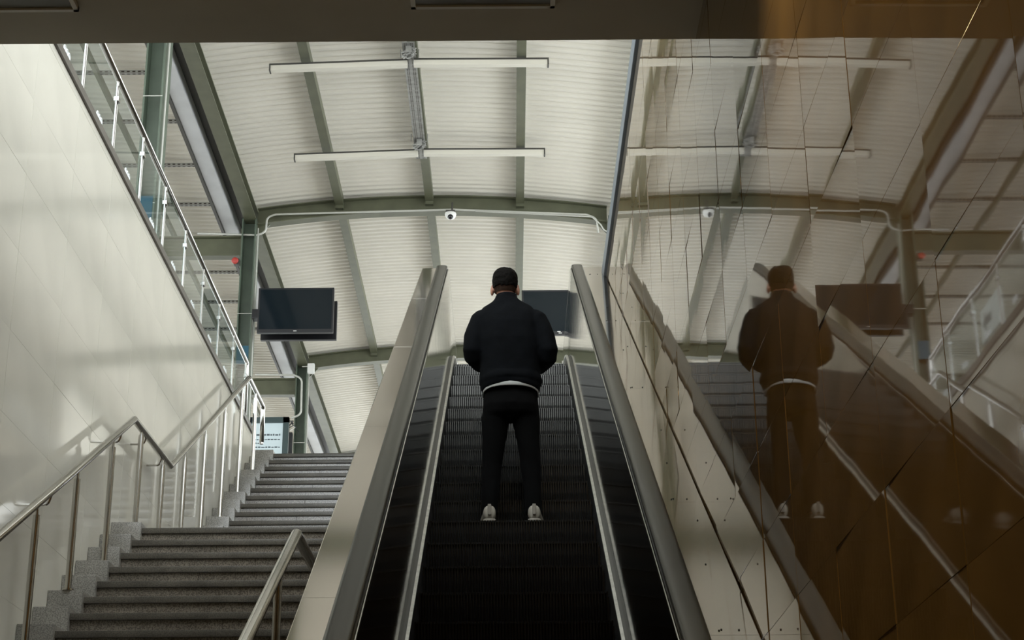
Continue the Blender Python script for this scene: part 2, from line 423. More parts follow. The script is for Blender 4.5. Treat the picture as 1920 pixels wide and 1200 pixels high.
# one cleated step shared by all
def step_mesh():
    GD = .011
    W = .517; n = 64; p = 2*W/n; v = []; f = []
    def strip(rows):
        base = len(v); cols = 0
        for i in range(n):
            x = -W+i*p
            for xx, hi in ((x, 0), (x+p*.08, 1), (x+p*.5, 1), (x+p*.58, 0)):
                for y, z, ny, nz in rows: v.append((xx, y+ny*GD*hi, z+nz*GD*hi))
                cols += 1
        m_ = len(rows)
        for c in range(cols-1):
            for r_ in range(m_-1):
                a = base+c*m_+r_; f.append((a, a+m_, a+m_+1, a+1))
    strip([(.42, -.011, 0, 1), (.0, -.011, 0, 1)])
    strip([(.011, 0, -1, 0), (.016, -.08, -1, 0), (.026, -.15, -1, 0), (.044, -.235, -1, 0)])
    nf = len(f); mb = MB(); mb.add(v, f); mb.box(-W, W, .05, .40, -.2, -.02)
    me = bpy.data.meshes.new('step'); me.from_pydata(mb.v, [], mb.f); me.materials.append(M['step']); me.materials.append(M['groove'])
    for q in me.polygons:
        xs_ = [(me.vertices[i].co.x+W)/p % 1.0 for i in q.vertices]
        if len(q.vertices) == 4 and q.index < nf and min(xs_) > .3 and max(xs_) > .57: q.material_index = 1
        elif q.index < nf and (min(xs_) < .01 and max(xs_) > .57): q.material_index = 1
    return me
sm = step_mesh()
for i in range(-17, 15):
    y = 10.22+.4*i; z = zstep(y)
    if y > 15.7: continue
    o = link('step', sm, None, es); o.location = Vector((XC, y, z)); o.matrix_parent_inverse = es.matrix_basis.inverted()
MB().cbox(XC-.52, XC+.52, 15.72, 16.1, ZU-.02, ZU+.015, .004).build('comb_plate', 'alu', es)
MB().box(XC-.52, XC+.52, 16.1, 17.9, ZU-.02, ZU+.006).build('floor_plate', 'alu', es)
cut = lambda P, a, b: [(a, interp(P, a))]+[q for q in P if a < q[0] < b]+[(b, interp(P, b))]
def interp(P, y):
    for (a, za), (b, zb) in zip(P[:-1], P[1:]):
        if a-1e-9 <= y <= b+1e-9: return za+(zb-za)*(y-a)/max(b-a, 1e-9)
    return P[-1][1] if y > P[-1][0] else P[0][1]
PSD = [(y, z) for y, z in PS]
for s in (-1, 1):
    X = lambda d: XC+s*d
    side = lambda pr_: [(X(a), b) for a, b in pr_]
    MB().sweep(side([(.522, -.30), (.522, .065), (.530, .065), (.530, -.30)]), PS).build('skirt', 'skirt', es)
    MB().sweep(side([(.520, .06), (.520, .078), (.537, .082), (.537, .06)]), PS).build('skirt_ledge', 'alu', es)
    MB().sweep(side([(.537, .03), (.537, .076), (.556, .076), (.556, .03)]), PS).build('ledge_channel', 'darktrim', es)
    # mirror panel: from the ledge up to just under the handrail
    ya, yb = 1.9, 17.9
    lo = PS; v = []; f = []
    ys = sorted(set([round(q[0], 4) for q in PS+PH if ya <= q[0] <= yb]+[ya, yb, 15.19]))
    seams = [1.9, 4.4, 6.9, 9.4, 11.9, 14.4, 17.9]
    for a, b in zip(seams[:-1], seams[1:]):
        yy = [a+.001]+[y for y in ys if a+.01 < y < b-.01]+[b-.001]
        v = []; f = []
        for y in yy:
            z0 = interp(PS, y)+.06; z1 = interp(PH, y)-.035
            v += [(X(.554), y, z0), (X(.5965), y, z1), (X(.60), y, z1), (X(.60), y, z0)]
        for k in range(len(yy)-1):
            for q in range(4): f.append((k*4+q, k*4+(q+1) % 4, (k+1)*4+(q+1) % 4, (k+1)*4+q))
        f += [(0,1,2,3), tuple(len(yy)*4-4+q for q in (3,2,1,0))]
        MB().add(v, f).build('side_panel', 'mirror_steel', es)
    MB().sweep(side([(.5965, -.06), (.5965, -.016), (.6005, -.014), (.603, -.06)]), PH).build('inner_trim', 'tube_steel', es)
    hp = [(.660+.052*math.copysign(abs(math.cos(u))**(.55), math.cos(u)), .004+.022*math.copysign(abs(math.sin(u))**(.7), math.sin(u))) for u in [2*math.pi*k/20 for k in range(20)]]
    hpts = PH[:]
    h = MB().sweep(side(hp), PH).build('handrail', 'rubber', es, True)
    # newel curve at the top end
    yn, zn_ = PH[-1]
    MB().sweep(side([(.606, -.07), (.606, -.018), (.714, -.018), (.714, -.07)]), PH).build('handrail_guide', 'darktrim', es)
    for yn, zn_, d in ((PH[-1][0], PH[-1][1], 1), (PH[0][0], PH[0][1], -1)):
        pts = [(X(.66), yn+d*.40*math.sin(u), zn_-.40+.40*math.cos(u)) for u in [math.pi*k/12 for k in range(13)]]
        MB().tube(pts, .036, 10).build('newel_handrail', 'rubber', es, True)
        MB().prism_x([(yn+d*.37*math.sin(u), zn_-.42+.37*math.cos(u)) for u in [math.pi*k/12 for k in range(13)]], X(.59), X(.72)).build('newel', 'mirror_steel', es, True)
    xo = .851 if s < 0 else XR-.004-XC
    seams = [1.9, 4.1, 6.2, 7.77, 10.05, 12.29, 14.6, 17.9] if s > 0 else [1.9, 4.4, 6.6, 9.2, 11.4, 13.4, 17.9]
    for a, b in zip(seams[:-1], seams[1:]):
        P = cut(PH, a+.0012, b-.0012)
        dp = MB().sweep(side([(.716, -.05), (.716, -.004), (xo-.004, -.004), (xo, -.008), (xo, -.05)]), P).build('deck_plate', 'deck_steel', es)
        if s > 0 and a > 4:
            n = 0
            for dx, dy in ((.755, .04), (.765, .05), (.83, .045), (.80, .9+.3*math.sin(a*7)), (.84, 1.3)):
                y = a+dy
                if y > b-.1: continue
                MB().sphere((X(dx), y, interp(PH, y)-.003), .004, 8).build('rivet', 'dirt', dp)
    if s < 0:
        poly = [(y, z-.03) for y, z in PH]
        poly2 = poly+[(17.9, 6.3), (15.0, 5.4), (4.5, 0), (1.9, 0)]
        MB().prism_x(poly2, X(.60), X(.848)).build('outer_cladding', 'deck_steel', es)
    else:
        MB().prism_x([(y, z-.06) for y, z in PH]+[(17.9, 6.3), (15.0, 5.4), (4.5, 0), (1.9, 0)], X(.602), X(.80)).build('outer_cladding', 'darktrim', es)

# ------------------------------------------------------------------ canopy: roof sheets, arches, purlins, columns
XA, XE = -3.30, 1.40
XM = -.955
def ztop(x): return 10.745-.165*((x-XM)/2.25)**2
def corrugated(x0, x1, y0, y1, zf, nx, per=.125, amp=.012):
    v = []; f = []; ny = 0; y = y0; rows = []
    while y < y1:
        rows += [(y, 0), (y+per*.18, amp), (y+per*.5, amp), (y+per*.68, 0)]; y += per
    for yy, d in rows:
        for i in range(nx+1):
            x = x0+(x1-x0)*i/nx; v.append((x, yy, zf(x)+d*2))
    for r_ in range(len(rows)-1):
        for i in range(nx):
            a = r_*(nx+1)+i; f.append((a, a+1, a+nx+2, a+nx+1))
    return MB().add(v, f)
struct(corrugated(XA, XE, 9.0, 36, lambda x: ztop(x)+.045, 18).build('roof', 'roof'), 'cream corrugated vaulted canopy roof')
struct(MB().add([(x, y, ztop(x)+.10) for y in (9, 36) for x in [XA+(XE-XA)*i/12 for i in range(13)]], [(i, i+1, i+14, i+13) for i in range(12)]).build('roof', 'gutter'), 'outer skin of the vaulted canopy roof')
zl = lambda x: 10.62+.03*(-3.7-x)
struct(corrugated(-11, -3.72, 9.0, 36, zl, 8).build('roof', 'roof'), 'cream corrugated side roof beyond the gutter')
struct(MB().box(-11, -3.72, 9, 36, 10.95, 11.0).build('roof', 'gutter'), 'outer skin of the side roof')

struct(corrugated(1.55, 5, 9.0, 36, lambda x: 10.62+.03*(x-1.55), 8).build('roof', 'roof'), 'added unseen corrugated roof screening the sky beyond the brown wall')  # unseen roof added to cut the bright sky reflection in the cream wall
struct(MB().box(1.55, 5, 9, 36, 10.95, 11.0).build('roof', 'gutter'), 'outer skin of the added unseen roof beyond the brown wall')
where = {Y1: 'nearest, above the bulkhead edge', Y2: 'carrying the dome camera', Y3: 'second one back, level with the left television', Y4: 'farthest, behind the stair top'}
for Y in (Y1, Y2, Y3, Y4):
    xs = [-3.22+(1.30+3.22)*i/20 for i in range(21)]
    t = thing('arch_beam', (XM, Y, 10.5), 'olive steel arch beam spanning the canopy, '+where[Y], 'beam', 'canopy arch beams')
    v = []
    web = MB(); n = len(xs)
    for a, b in ((-.010, .010),):
        v = [(x, Y+a, ztop(x)-.20) for x in xs]+[(x, Y+a, ztop(x)) for x in xs]+[(x, Y+b, ztop(x)-.20) for x in xs]+[(x, Y+b, ztop(x)) for x in xs]
        f = [(i, i+1, n+i+1, n+i) for i in range(n-1)]+[(2*n+i, 3*n+i, 3*n+i+1, 2*n+i+1) for i in range(n-1)]
        web.add(v, f)
    web.build('web', 'olive', t)
    for nm, z0, z1 in (('bottom_flange', -.215, -.20), ('top_flange', 0, .014)):
        fl = MB(); v = []
        for x in xs: v += [(x, Y-.075, ztop(x)+z0), (x, Y+.075, ztop(x)+z0), (x, Y+.075, ztop(x)+z1), (x, Y-.075, ztop(x)+z1)]
        f = [(k*4+q, k*4+(q+1) % 4, (k+1)*4+(q+1) % 4, (k+1)*4+q) for k in range(n-1) for q in range(4)]+[(0,1,2,3), (4*n-4, 4*n-3, 4*n-2, 4*n-1)]
        fl.add(v, f).build(nm, 'olive', t)
    for s, x in ((1, -3.22), (-1, 1.30)):
        z = ztop(x)-.20
        MB().prism_y([(x, z), (x+s*.16, z+.01), (x, z-.16)], Y-.01, Y+.01).build('haunch', 'olive', t)

bays = [(Y1-S, Y1, 'overhead, before the first arch'), (Y1, Y2, 'in the bay with the strip lamps'), (Y2, Y3, 'in the bay behind the dome camera'), (Y3, Y4, 'in the farthest bay')]
lines = [(-2.165, 'left'), (-1.0, 'middle'), (.175, 'right')]
for y0, y1, bl in bays:
    for x, nm in lines:
        z = ztop(x)
        t = thing('purlin', (x, y0, z), 'olive %s roof purlin %s' % (nm, bl), 'purlin', 'roof purlins')
        MB().box(x-.052, x+.052, y0+.08, y1-.08, z-.075, z-.060).build('flange', 'olive', t)
        MB().box(x+.040, x+.052, y0+.08, y1-.08, z-.060, z+.04).build('web', 'olive', t)
        for yy in (y0+.012, y1-.082): MB().box(x-.05, x+.05, yy, yy+.07, z-.115, z-.02).build('end_cleat', 'olive', t)

def hsec(x, y, z0, z1, dx, dy, tf=.016, tw=.012):
    return [MB().box(x-dx/2, x-dx/2+tf, y-dy/2, y+dy/2, z0, z1), MB().box(x+dx/2-tf, x+dx/2, y-dy/2, y+dy/2, z0, z1), MB().box(x-dx/2+tf, x+dx/2-tf, y-tw/2, y+tw/2, z0, z1)]
cw = {Y1: 'nearest green steel column, crossing the bulkhead edge', Y2: 'green steel column beside the left television', Y3: 'small green steel column right of the lit sign', Y4: 'farthest green steel column behind the stair top'}
for side_, xc in (('l', -3.31), ('r', 1.40)):
    for Y in (Y1, Y2, Y3):
        if side_ == 'r' and Y == Y1: continue
        lab = cw[Y] if side_ == 'l' else ('green steel column at the far end of the brown wall' if Y == Y2 else 'green steel column hidden behind the right television')
        if side_ == 'r' and Y == Y3: continue
        t = thing('column', (xc, Y, ZU), lab, 'column', 'canopy columns')
        h = hsec(xc, Y, ZU, 10.42, .18, .30)
        h[0].build('flange', 'green', t); h[1].build('flange', 'green', t); h[2].build('web', 'green', t)
        MB().cbox(xc-.16, xc+.16, Y-.2, Y+.2, ZU, ZU+.02, .003).build('base_plate', 'green', t)
        if side_ == 'l':
            if Y in (Y1, Y2):
                zz = 7.95 if Y == Y1 else 8.55
                MB().box(xc-.074, xc+.074, Y-.155, Y-.14, zz-.12, zz+.12).build('blue_band', 'blue', t)
            for zz in (9.1, 8.0):
                MB().box(xc-.092, xc+.092, Y-.152, Y-.150, zz, zz+.008).build('cable_tie', 'conduit', t)
        MB().tube([(xc+.11, Y-.09, ZU+.02), (xc+.11, Y-.09, 10.3)], .010, 8).build('conduit', 'conduit', t, True)
# eave beams, gutters
for x, lab in ((-3.30, 'olive eave beam over the left column row'), (1.42, 'olive eave beam above the brown wall')):
    t = thing('eave_beam', (x, 8, 10.4), lab, 'beam', 'eave beams')
    MB().box(x-.078, x+.078, 6, 34, 10.40, 10.416).build('bottom_flange', 'olive', t)
    MB().box(x-.01, x+.01, 6, 34, 10.416, 10.55).build('web', 'olive', t)
    MB().box(x-.078, x+.078, 6, 34, 10.55, 10.565).build('top_flange', 'olive', t)
gt = thing('gutter', (-3.6, 8, 10.4), 'long pale grey box gutter between the vault and side roof', 'gutter')
MB().cbox(-3.70, -3.52, 6, 34, 10.42, 10.60, .012).build('trough', 'gutter', gt)
MB().box(-3.735, -3.702, 6, 34, 10.40, 10.66).build('edge_strip', 'darktrim', gt)
MB().box(-3.518, -3.385, 6, 34, 10.56, 10.62).build('shadow_plate', 'darktrim', gt)  # dark sheet standing in for the shade in the gap beside the gutter
# cross beams to the left of the columns
for Y, lab in ((Y1, 'olive cross beam left of the nearest column'), (Y2, 'olive cross beam left of the column by the television, under a pale conduit'), (Y3, 'olive cross beam above the lit sign'), (Y4, 'farthest olive cross beam of the side roof')):
    t = thing('cross_beam', (-6, Y, 9.93), lab, 'beam', 'side roof cross beams')
    MB().box(-9, -3.42, Y-.01, Y+.01, 9.95, 10.19).build('web', 'olive', t)
    MB().box(-9, -3.42, Y-.07, Y+.07, 9.93, 9.95).build('bottom_flange', 'olive', t)
    MB().box(-9, -3.42, Y-.07, Y+.07, 10.19, 10.21).build('top_flange', 'olive', t)
    MB().box(-3.42, -3.404, Y-.09, Y+.09, 9.90, 10.30).build('end_plate', 'olive', t)
    MB().box(-6.06, -5.94, Y-.05, Y+.05, 10.21, 10.58).build('stub_post', 'olive', t)
# side-roof struts (perforated) and runners
ords = ['first', 'second', 'third', 'fourth', 'fifth', 'sixth', 'seventh', 'eighth', 'ninth', 'tenth']
for k in range(9):
    y = 14.94+1.15*k
    t = thing('roof_strut', (-6, y, 10.55), 'slotted steel strut under the side roof, %s back from the bulkhead' % ords[k], 'strut', 'side roof struts')
    MB().box(-9, -3.74, y-.020, y+.020, 10.53, 10.57).build('channel', 'galv', t)
    sl = MB()
    for q in range(60):
        x = -3.80-.06*q; sl.box(x-.016, x+.016, y-.007, y+.007, 10.5285, 10.531); sl.box(x-.016, x+.016, y-.0212, y-.0195, 10.543, 10.557)
    o = sl.build('slots', 'grout', t); o['kind'] = 'stuff'
for x, ww, lab in ((-4.42, .04, 'thin olive runner under the side roof, nearest the gutter'), (-5.0, .12, 'broad olive runner under the side roof'), (-6.2, .12, 'second broad olive runner under the side roof'), (-7.6, .12, 'outer broad olive runner under the side roof')):
    t = thing('roof_runner', (x, 8, 10.5), lab, 'beam', 'side roof runners')
    MB().box(x-ww/2, x+ww/2, 6, 34, 10.46, 10.475).build('flange', 'olive', t)
    MB().box(x-.01, x+.01, 6, 34, 10.475, 10.56).build('web', 'olive', t)

# ------------------------------------------------------------------ arrow sign behind the balustrade
t = thing('arrow_sign', (-3.6, 17.6, ZU), 'white sign with a dark arrow standing behind the glass balustrade', 'sign')
MB().cbox(-3.63, -3.60, 17.2, 18.05, 8.02, 8.42, .004).build('board', 'white', t)
MB().prism_x([(17.95, 8.22), (17.80, 8.33), (17.80, 8.27), (17.58, 8.27), (17.58, 8.17), (17.80, 8.17), (17.80, 8.11)], -3.60, -3.597).build('arrow', 'print', t)
for y in (17.3, 17.95): MB().tube([(-3.64, y, ZU), (-3.64, y, 8.4)], .018, 10).build('post', 'tube_steel', t, True)

# ------------------------------------------------------------------ strip lamps, cable tray
for Y, lab in ((15.97, 'nearer'), (18.15, 'farther')):
    for x0, x1, nm in ((-2.55, -1.06, 'left'), (-.99, .47, 'right')):
        za, zb = (10.55, 10.60) if nm == 'left' else (10.605, 10.60)
        t = thing('strip_lamp', ((x0+x1)/2, Y, 10.6), 'long white %s strip lamp on the %s crossbar under the vault' % (nm, lab), 'lamp', 'strip lamps under the vault')
        n = 8
        def bar(dy0, dy1, dz0, dz1, a=x0, b=x1):
            v = []
            for x in (a, b):
                q = (x-x0)/(x1-x0); z = za+(zb-za)*q
                v += [(x, Y+dy0, z+dz0), (x, Y+dy1, z+dz0), (x, Y+dy1, z+dz1), (x, Y+dy0, z+dz1)]
            return MB().add(v, [(0,1,5,4), (1,2,6,5), (2,3,7,6), (3,0,4,7), (0,3,2,1), (4,5,6,7)])
        bar(-.035, .035, -.07, -.012).build('lamp_body', 'lampwhite', t)
        bar(-.042, .042, -.012, .006).build('back_channel', 'darktrim', t)
        a, b = (x0, x0+.015) if nm == 'left' else (x1-.015, x1)
        bar(-.042, .042, -.075, -.012, a, b).build('end_cap', 'darktrim', t)
t = thing('cable_tray', (-1.03, 15.9, 10.6), 'perforated grey cable tray under the middle purlin', 'cable tray')
MB().box(-1.10, -.965, 15.6, 18.4, 10.615, 10.625).build('tray', 'galv', t)
sl = MB()
for q in range(90):
    y = 15.62+.031*q
    for x in (-1.075, -1.055, -1.01, -.99): sl.box(x-.005, x+.005, y, y+.012, 10.6135, 10.616)
o = sl.build('slots', 'grout', t); o['kind'] = 'stuff'
for x in (-1.13, -.935):
    MB().tube([(x, 17.9, 10.6), (x, 17.9, 10.70)], .006, 6).build('hanger_rod', 'galv', t)
    MB().tube([(x, 15.9, 10.6), (x, 15.9, 10.70)], .006, 6).build('hanger_rod', 'galv', t)
for y in (15.76, 17.96):
    o = thing('cable_coil', (-1.03, y, 10.6), 'grey coil of cable at the %s end of the cable tray' % ('near' if y < 17 else 'far'), 'cable', 'cable coils')
    rg = random.Random(int(y*10)); pts = []
    for q in range(60):
        an = q*.62; rr = .055+.025*math.sin(q*1.7); pts.append((-1.03+rr*math.cos(an)*1.1, y+.08*math.sin(an*.9), 10.575+.02*math.sin(q*.9)))
    MB().tube(pts, .008, 6).build('cable', 'galv', o, True)
    MB().box(-1.06, -1.0, y-.12, y-.08, 10.54, 10.6).build('junction', 'galv', o)

# ------------------------------------------------------------------ dome camera, conduits, small fittings
t = thing('dome_camera', (-.72, 19.66, 10.46), 'white dome security camera under the arch beam', 'security camera')
MB().sphere((-.72, 19.66, 10.44), .075, 20, zmax=.01).build('housing', 'white', t, True)
MB().sphere((-.72, 19.62, 10.385), .036, 14).build('lens_dome', 'lens', t, True)
MB().cbox(-.78, -.66, 19.60, 19.72, 10.45, 10.475, .004).build('mount_plate', 'darktrim', t)
MB().tube([(-.70, 19.68, 10.47), (-.70, 19.70, 10.62)], .012, 8).build('stem', 'darktrim', t, True)
yc = Y2-.10
t = MB().tube(fillet([(-3.98, yc, 10.23), (-3.21, yc, 10.20), (-3.10, yc, 10.24), (-3.09, yc, 10.45), (-2.98, yc, 10.49), (-.7, yc, 10.54), (1.03, yc, 10.455), (1.16, yc, 10.40), (1.18, yc, 10.2)], .10), .013, 10).build('conduit', 'conduit', None, 'all')
tag(t, 'long pale conduit bent along the arch beam with the dome camera', 'conduit')
t = MB().tube(fillet([(-.4, yc-.03, 10.50), (1.10, yc-.03, 10.41), (1.21, yc-.03, 10.30), (1.25, yc-.03, 10.22), (1.33, yc-.03, 10.18)], .08), .010, 8).build('conduit', 'conduit', None, 'all')
tag(t, 'thin pale conduit below the main one, right half of the arch', 'conduit')
yc3 = Y3-.18
t = MB().tube(fillet([(-4.05, yc3, 10.235), (-3.42, yc3, 10.22), (-3.30, yc3, 10.16), (-3.29, yc3, 9.56), (-3.44, yc3, 9.50)], .12), .016, 10).build('conduit', 'conduit', None, 'all')
tag(t, 'pale conduit hooking down the small column above the lit sign', 'conduit')
t = thing('junction_box', (-3.16, Y3-.2, 10.3), 'white junction box at the head of the small column', 'junction box')
MB().cbox(-3.21, -3.10, Y3-.24, Y3-.16, 10.24, 10.40, .008).build('box', 'white', t)
MB().tube([(-3.30, Y3-.19, 10.36), (-3.18, Y3-.2, 10.36)], .01, 8).build('stub', 'conduit', t, True)
t = thing('alarm_bell', (-3.41, 19.62, 9.78), 'small red alarm bell left of the column by the television', 'alarm')
MB().sphere((-3.45, 19.60, 9.79), .045, 14, sc=(1, .5, 1)).build('bell', 'red', t, True)
MB().cbox(-3.47, -3.40, 19.62, 19.70, 9.75, 9.83, .004).build('back_box', 'darktrim', t)
t = thing('cable_cluster', (-3.45, Y3-.2, 9.3), 'dark cluster of boxes and cables left of the small column', 'cables')
MB().cbox(-3.50, -3.41, Y3-.24, Y3-.14, 8.75, 9.25, .006).build('box', 'black', t)
rg = random.Random(5)
for q in range(5):
    pts = [Vector((-3.47+rg.uniform(-.05, .05), Y3-.22, 9.44))]
    for k in range(6): pts.append(pts[-1]+Vector((rg.uniform(-.05, .05), rg.uniform(-.02, .02), rg.uniform(-.06, .01))))
    MB().tube(pts, .007, 6).build('cable', 'white' if q == 0 else 'black', t, True)

# ------------------------------------------------------------------ televisions
def tv(x0, x1, y, z0, z1, lab, back=False, parent=None):
    t = thing('television', ((x0+x1)/2, y, z0), lab, 'television', 'televisions under the canopy')
    MB().cbox(x0, x1, y, y+.06, z0, z1, .006).build('case', 'black', t)
    d = -1 if not back else 1; yf = y-.002 if not back else y+.062
    MB().box(x0+.022, x1-.022, min(yf, yf+.003), max(yf, yf+.003), z0+.045, z1-.022).build('screen', 'screen', t)
    b = MB(); e = .004
    MB().cbox((x0+x1)/2-.02, (x0+x1)/2+.02, yf-.003, yf+.003, z0+.016, z0+.024, .001).build('maker_mark', 'white', t)
    return t
a = tv(-3.115, -2.168, 19.50, 8.775, 9.372, 'television facing the camera left of the escalator')
MB().cbox(-3.20, -2.7, 19.57, 19.72, 9.0, 9.12, .01).build('wall_arm', 'black', a)
a = tv(-3.11, -2.155, 19.78, 8.78, 9.30, 'rear television back to back behind the left television', True)
MB().cbox(-2.65, -2.50, 19.70, 19.79, 8.95, 9.15, .01).build('back_bracket', 'black', a)
a = tv(.182, 1.13, 19.50, 8.72, 9.317, 'television behind the man, right of his head')
MB().cbox(.7, 1.31, 19.57, 19.72, 9.0, 9.12, .01).build('wall_arm', 'black', a)
MB().box(.62, .66, 19.494, 19.50, 8.755, 8.763).build('status_light', 'white', a)

# ------------------------------------------------------------------ lit sign at the stair top
ys_ = 21.0
t = thing('information_sign', (-3.0, ys_, ZU), 'lit information sign in a dark frame at the stair top', 'sign')
x0, x1, z1 = -3.44, -2.876, 8.146
fr = MB(); fr.box(x0, x1, ys_, ys_+.08, z1-.075, z1); fr.box(x1-.075, x1, ys_, ys_+.08, ZU+.5, z1); fr.box(x0, x0+.075, ys_, ys_+.08, ZU+.5, z1); fr.box(x0, x1, ys_, ys_+.08, ZU+.4, ZU+.5); fr.box(x0, x1, ys_+.05, ys_+.08, ZU+.4, z1)
fr.build('frame', 'signframe', t)
MB().box(x0+.075, x1-.075, ys_+.03, ys_+.05, ZU+.5, z1-.075).build('display', 'display', t)
rg = random.Random(11)
for r_, (zz, hh) in enumerate(((7.90, .026), (7.84, .018), (7.79, .018), (7.735, .018), (7.68, .018), (7.56, .014))):
    mk = MB(); x = x0+.10
    xe = x1-.12-(.0 if r_ in (0, 1, 3) else rg.uniform(.08, .2))
    while x < xe:
        wd = rg.uniform(.018, .05); mk.box(x, min(x+wd, xe+.01), ys_+.028, ys_+.031, zz, zz+hh*rg.uniform(.7, 1)); x += wd+.010
    mk.build('line_of_print', 'print', t)
for x in (x0+.04, x1-.04): MB().box(x-.025, x+.025, ys_+.02, ys_+.06, ZU, ZU+.4).build('leg', 'signframe', t)
# ------------------------------------------------------------------ the man
def skin_over(mb, voxel, it, wob=0.0, wsc=6.0, zcut=None):
    me = bpy.data.meshes.new('tmp'); me.from_pydata(mb.v, [], mb.f)
    bm = bmesh.new(); bm.from_mesh(me); bmesh.ops.recalc_face_normals(bm, faces=bm.faces); bm.to_mesh(me); bm.free()
    o = bpy.data.objects.new('tmp', me); COL.objects.link(o)
    r_ = o.modifiers.new('r', 'REMESH'); r_.mode = 'VOXEL'; r_.voxel_size = voxel
    s_ = o.modifiers.new('s', 'SMOOTH'); s_.factor = .5; s_.iterations = it
    bpy.context.view_layer.update()
    dg = bpy.context.evaluated_depsgraph_get(); out = bpy.data.meshes.new_from_object(o.evaluated_get(dg))
    bpy.data.objects.remove(o, do_unlink=True)
    if wob:
        no = [v.normal.copy() for v in out.vertices]
        for v, n in zip(out.vertices, no):
            q = Vector((v.co.x*wsc, v.co.y*wsc, v.co.z*wsc*.55)); v.co += n*wob*(noise.noise(q)+.5*noise.noise(q*2.3))
    out.polygons.foreach_set('use_smooth', [True]*len(out.polygons)); return out
PX, PY, PZ = .015, 10.42, 4.105
pn = thing('person', (PX, 10.35, PZ), 'person in dark jacket and black trousers standing on the escalator, seen from behind', 'person')
# jacket: body, arms bent forward at the elbow, collar
j = MB()
j.rings([(.020, 10.43, 5.005, .188, .150), (.018, 10.43, 5.03, .194, .155), (.015, 10.43, 5.09, .202, .150), (.015, 10.42, 5.20, .198, .140),
         (.010, 10.41, 5.35, .205, .138), (.006, 10.42, 5.47, .212, .130), (.003, 10.43, 5.545, .205, .112), (.0, 10.44, 5.60, .165, .092), (-.003, 10.445, 5.640, .105, .078), (-.003, 10.45, 5.668, .078, .070), (-.003, 10.452, 5.695, .070, .066)], 32, 2.4)
j.tube([(-.15, 10.43, 5.535), (-.175, 10.42, 5.50), (-.212, 10.40, 5.38), (-.228, 10.38, 5.28), (-.225, 10.40, 5.245), (-.175, 10.50, 5.23), (-.10, 10.64, 5.26), (-.075, 10.69, 5.275)], [.070, .080, .076, .068, .066, .062, .052, .045], 18)
j.tube([(.16, 10.43, 5.535), (.190, 10.42, 5.50), (.236, 10.40, 5.38), (.264, 10.38, 5.28), (.262, 10.40, 5.240), (.20, 10.50, 5.22), (.12, 10.64, 5.25), (.095, 10.69, 5.27)], [.070, .080, .078, .070, .068, .064, .052, .045], 18)
# waistband of the jacket bulges over the ribbed hem
j.rings([(.018, 10.43, 5.06, .205, .160), (.018, 10.43, 5.085, .209, .163), (.018, 10.43, 5.11, .203, .158)], 32, 2.3)
me = skin_over(j, .010, 5, .007, 9)
for v in me.vertices:          # the hem rides up at the back
    if v.co.z < 5.09 and v.co.y < 10.43:
        k = max(0, 1-abs(v.co.x-.018)/.2)**.7*min(1, (5.09-v.co.z)/.06)*(10.43-v.co.y)/.15; v.co.z += .028*k
jk = link('jacket', me, 'jacket', pn)
MB().rings([(-.003, 10.452, 5.655, .076, .071), (-.003, 10.452, 5.70, .069, .066), (-.003, 10.452, 5.703, .064, .061), (-.003, 10.452, 5.65, .06, .06)], 28).build('collar', 'jacket', jk, 'all')
# shirt hem showing under the jacket
sh = MB(); n = 40; v = []; f = []
for i in range(n):
    an = 2*math.pi*i/n; ca, sa = math.cos(an), math.sin(an)
    x = .018+.186*math.copysign(abs(ca)**.85, ca); y = 10.43+.150*math.copysign(abs(sa)**.85, sa)
    lift = .030*max(0, -sa)**.7
    for dz, sc in ((.06, .93), (-.018, 1.0), (-.020, .97), (.05, .89)): v.append((.018+(x-.018)*sc, 10.43+(y-10.43)*sc, 5.0+lift+dz))
for i in range(n):
    k = (i+1) % n
    for q in range(4): f.append((i*4+q, k*4+q, k*4+(q+1) % 4, i*4+(q+1) % 4))
sh.add(v, f).build('shirt', 'shirt', pn, 'all')
# trousers
p = MB()
p.rings([(.018, 10.44, 5.06, .160, .118), (.018, 10.44, 4.98, .177, .134), (.018, 10.43, 4.90, .186, .142), (.020, 10.43, 4.845, .184, .128), (.020, 10.43, 4.82, .16, .10)], 28, 2.3)
p.tube([(-.075, 10.43, 4.90), (-.086, 10.43, 4.80), (-.090, 10.43, 4.70), (-.104, 10.43, 4.52), (-.116, 10.42, 4.40), (-.119, 10.40, 4.28), (-.120, 10.39, 4.175)], [.092, .090, .080, .065, .060, .056, .055], 18)
p.tube([(.112, 10.43, 4.90), (.122, 10.43, 4.80), (.128, 10.43, 4.70), (.143, 10.43, 4.52), (.152, 10.42, 4.40), (.155, 10.40, 4.28), (.156, 10.39, 4.175)], [.092, .090, .080, .066, .060, .057, .055], 18)
link('trousers', skin_over(p, .010, 4, .005, 12), 'trousers', pn)
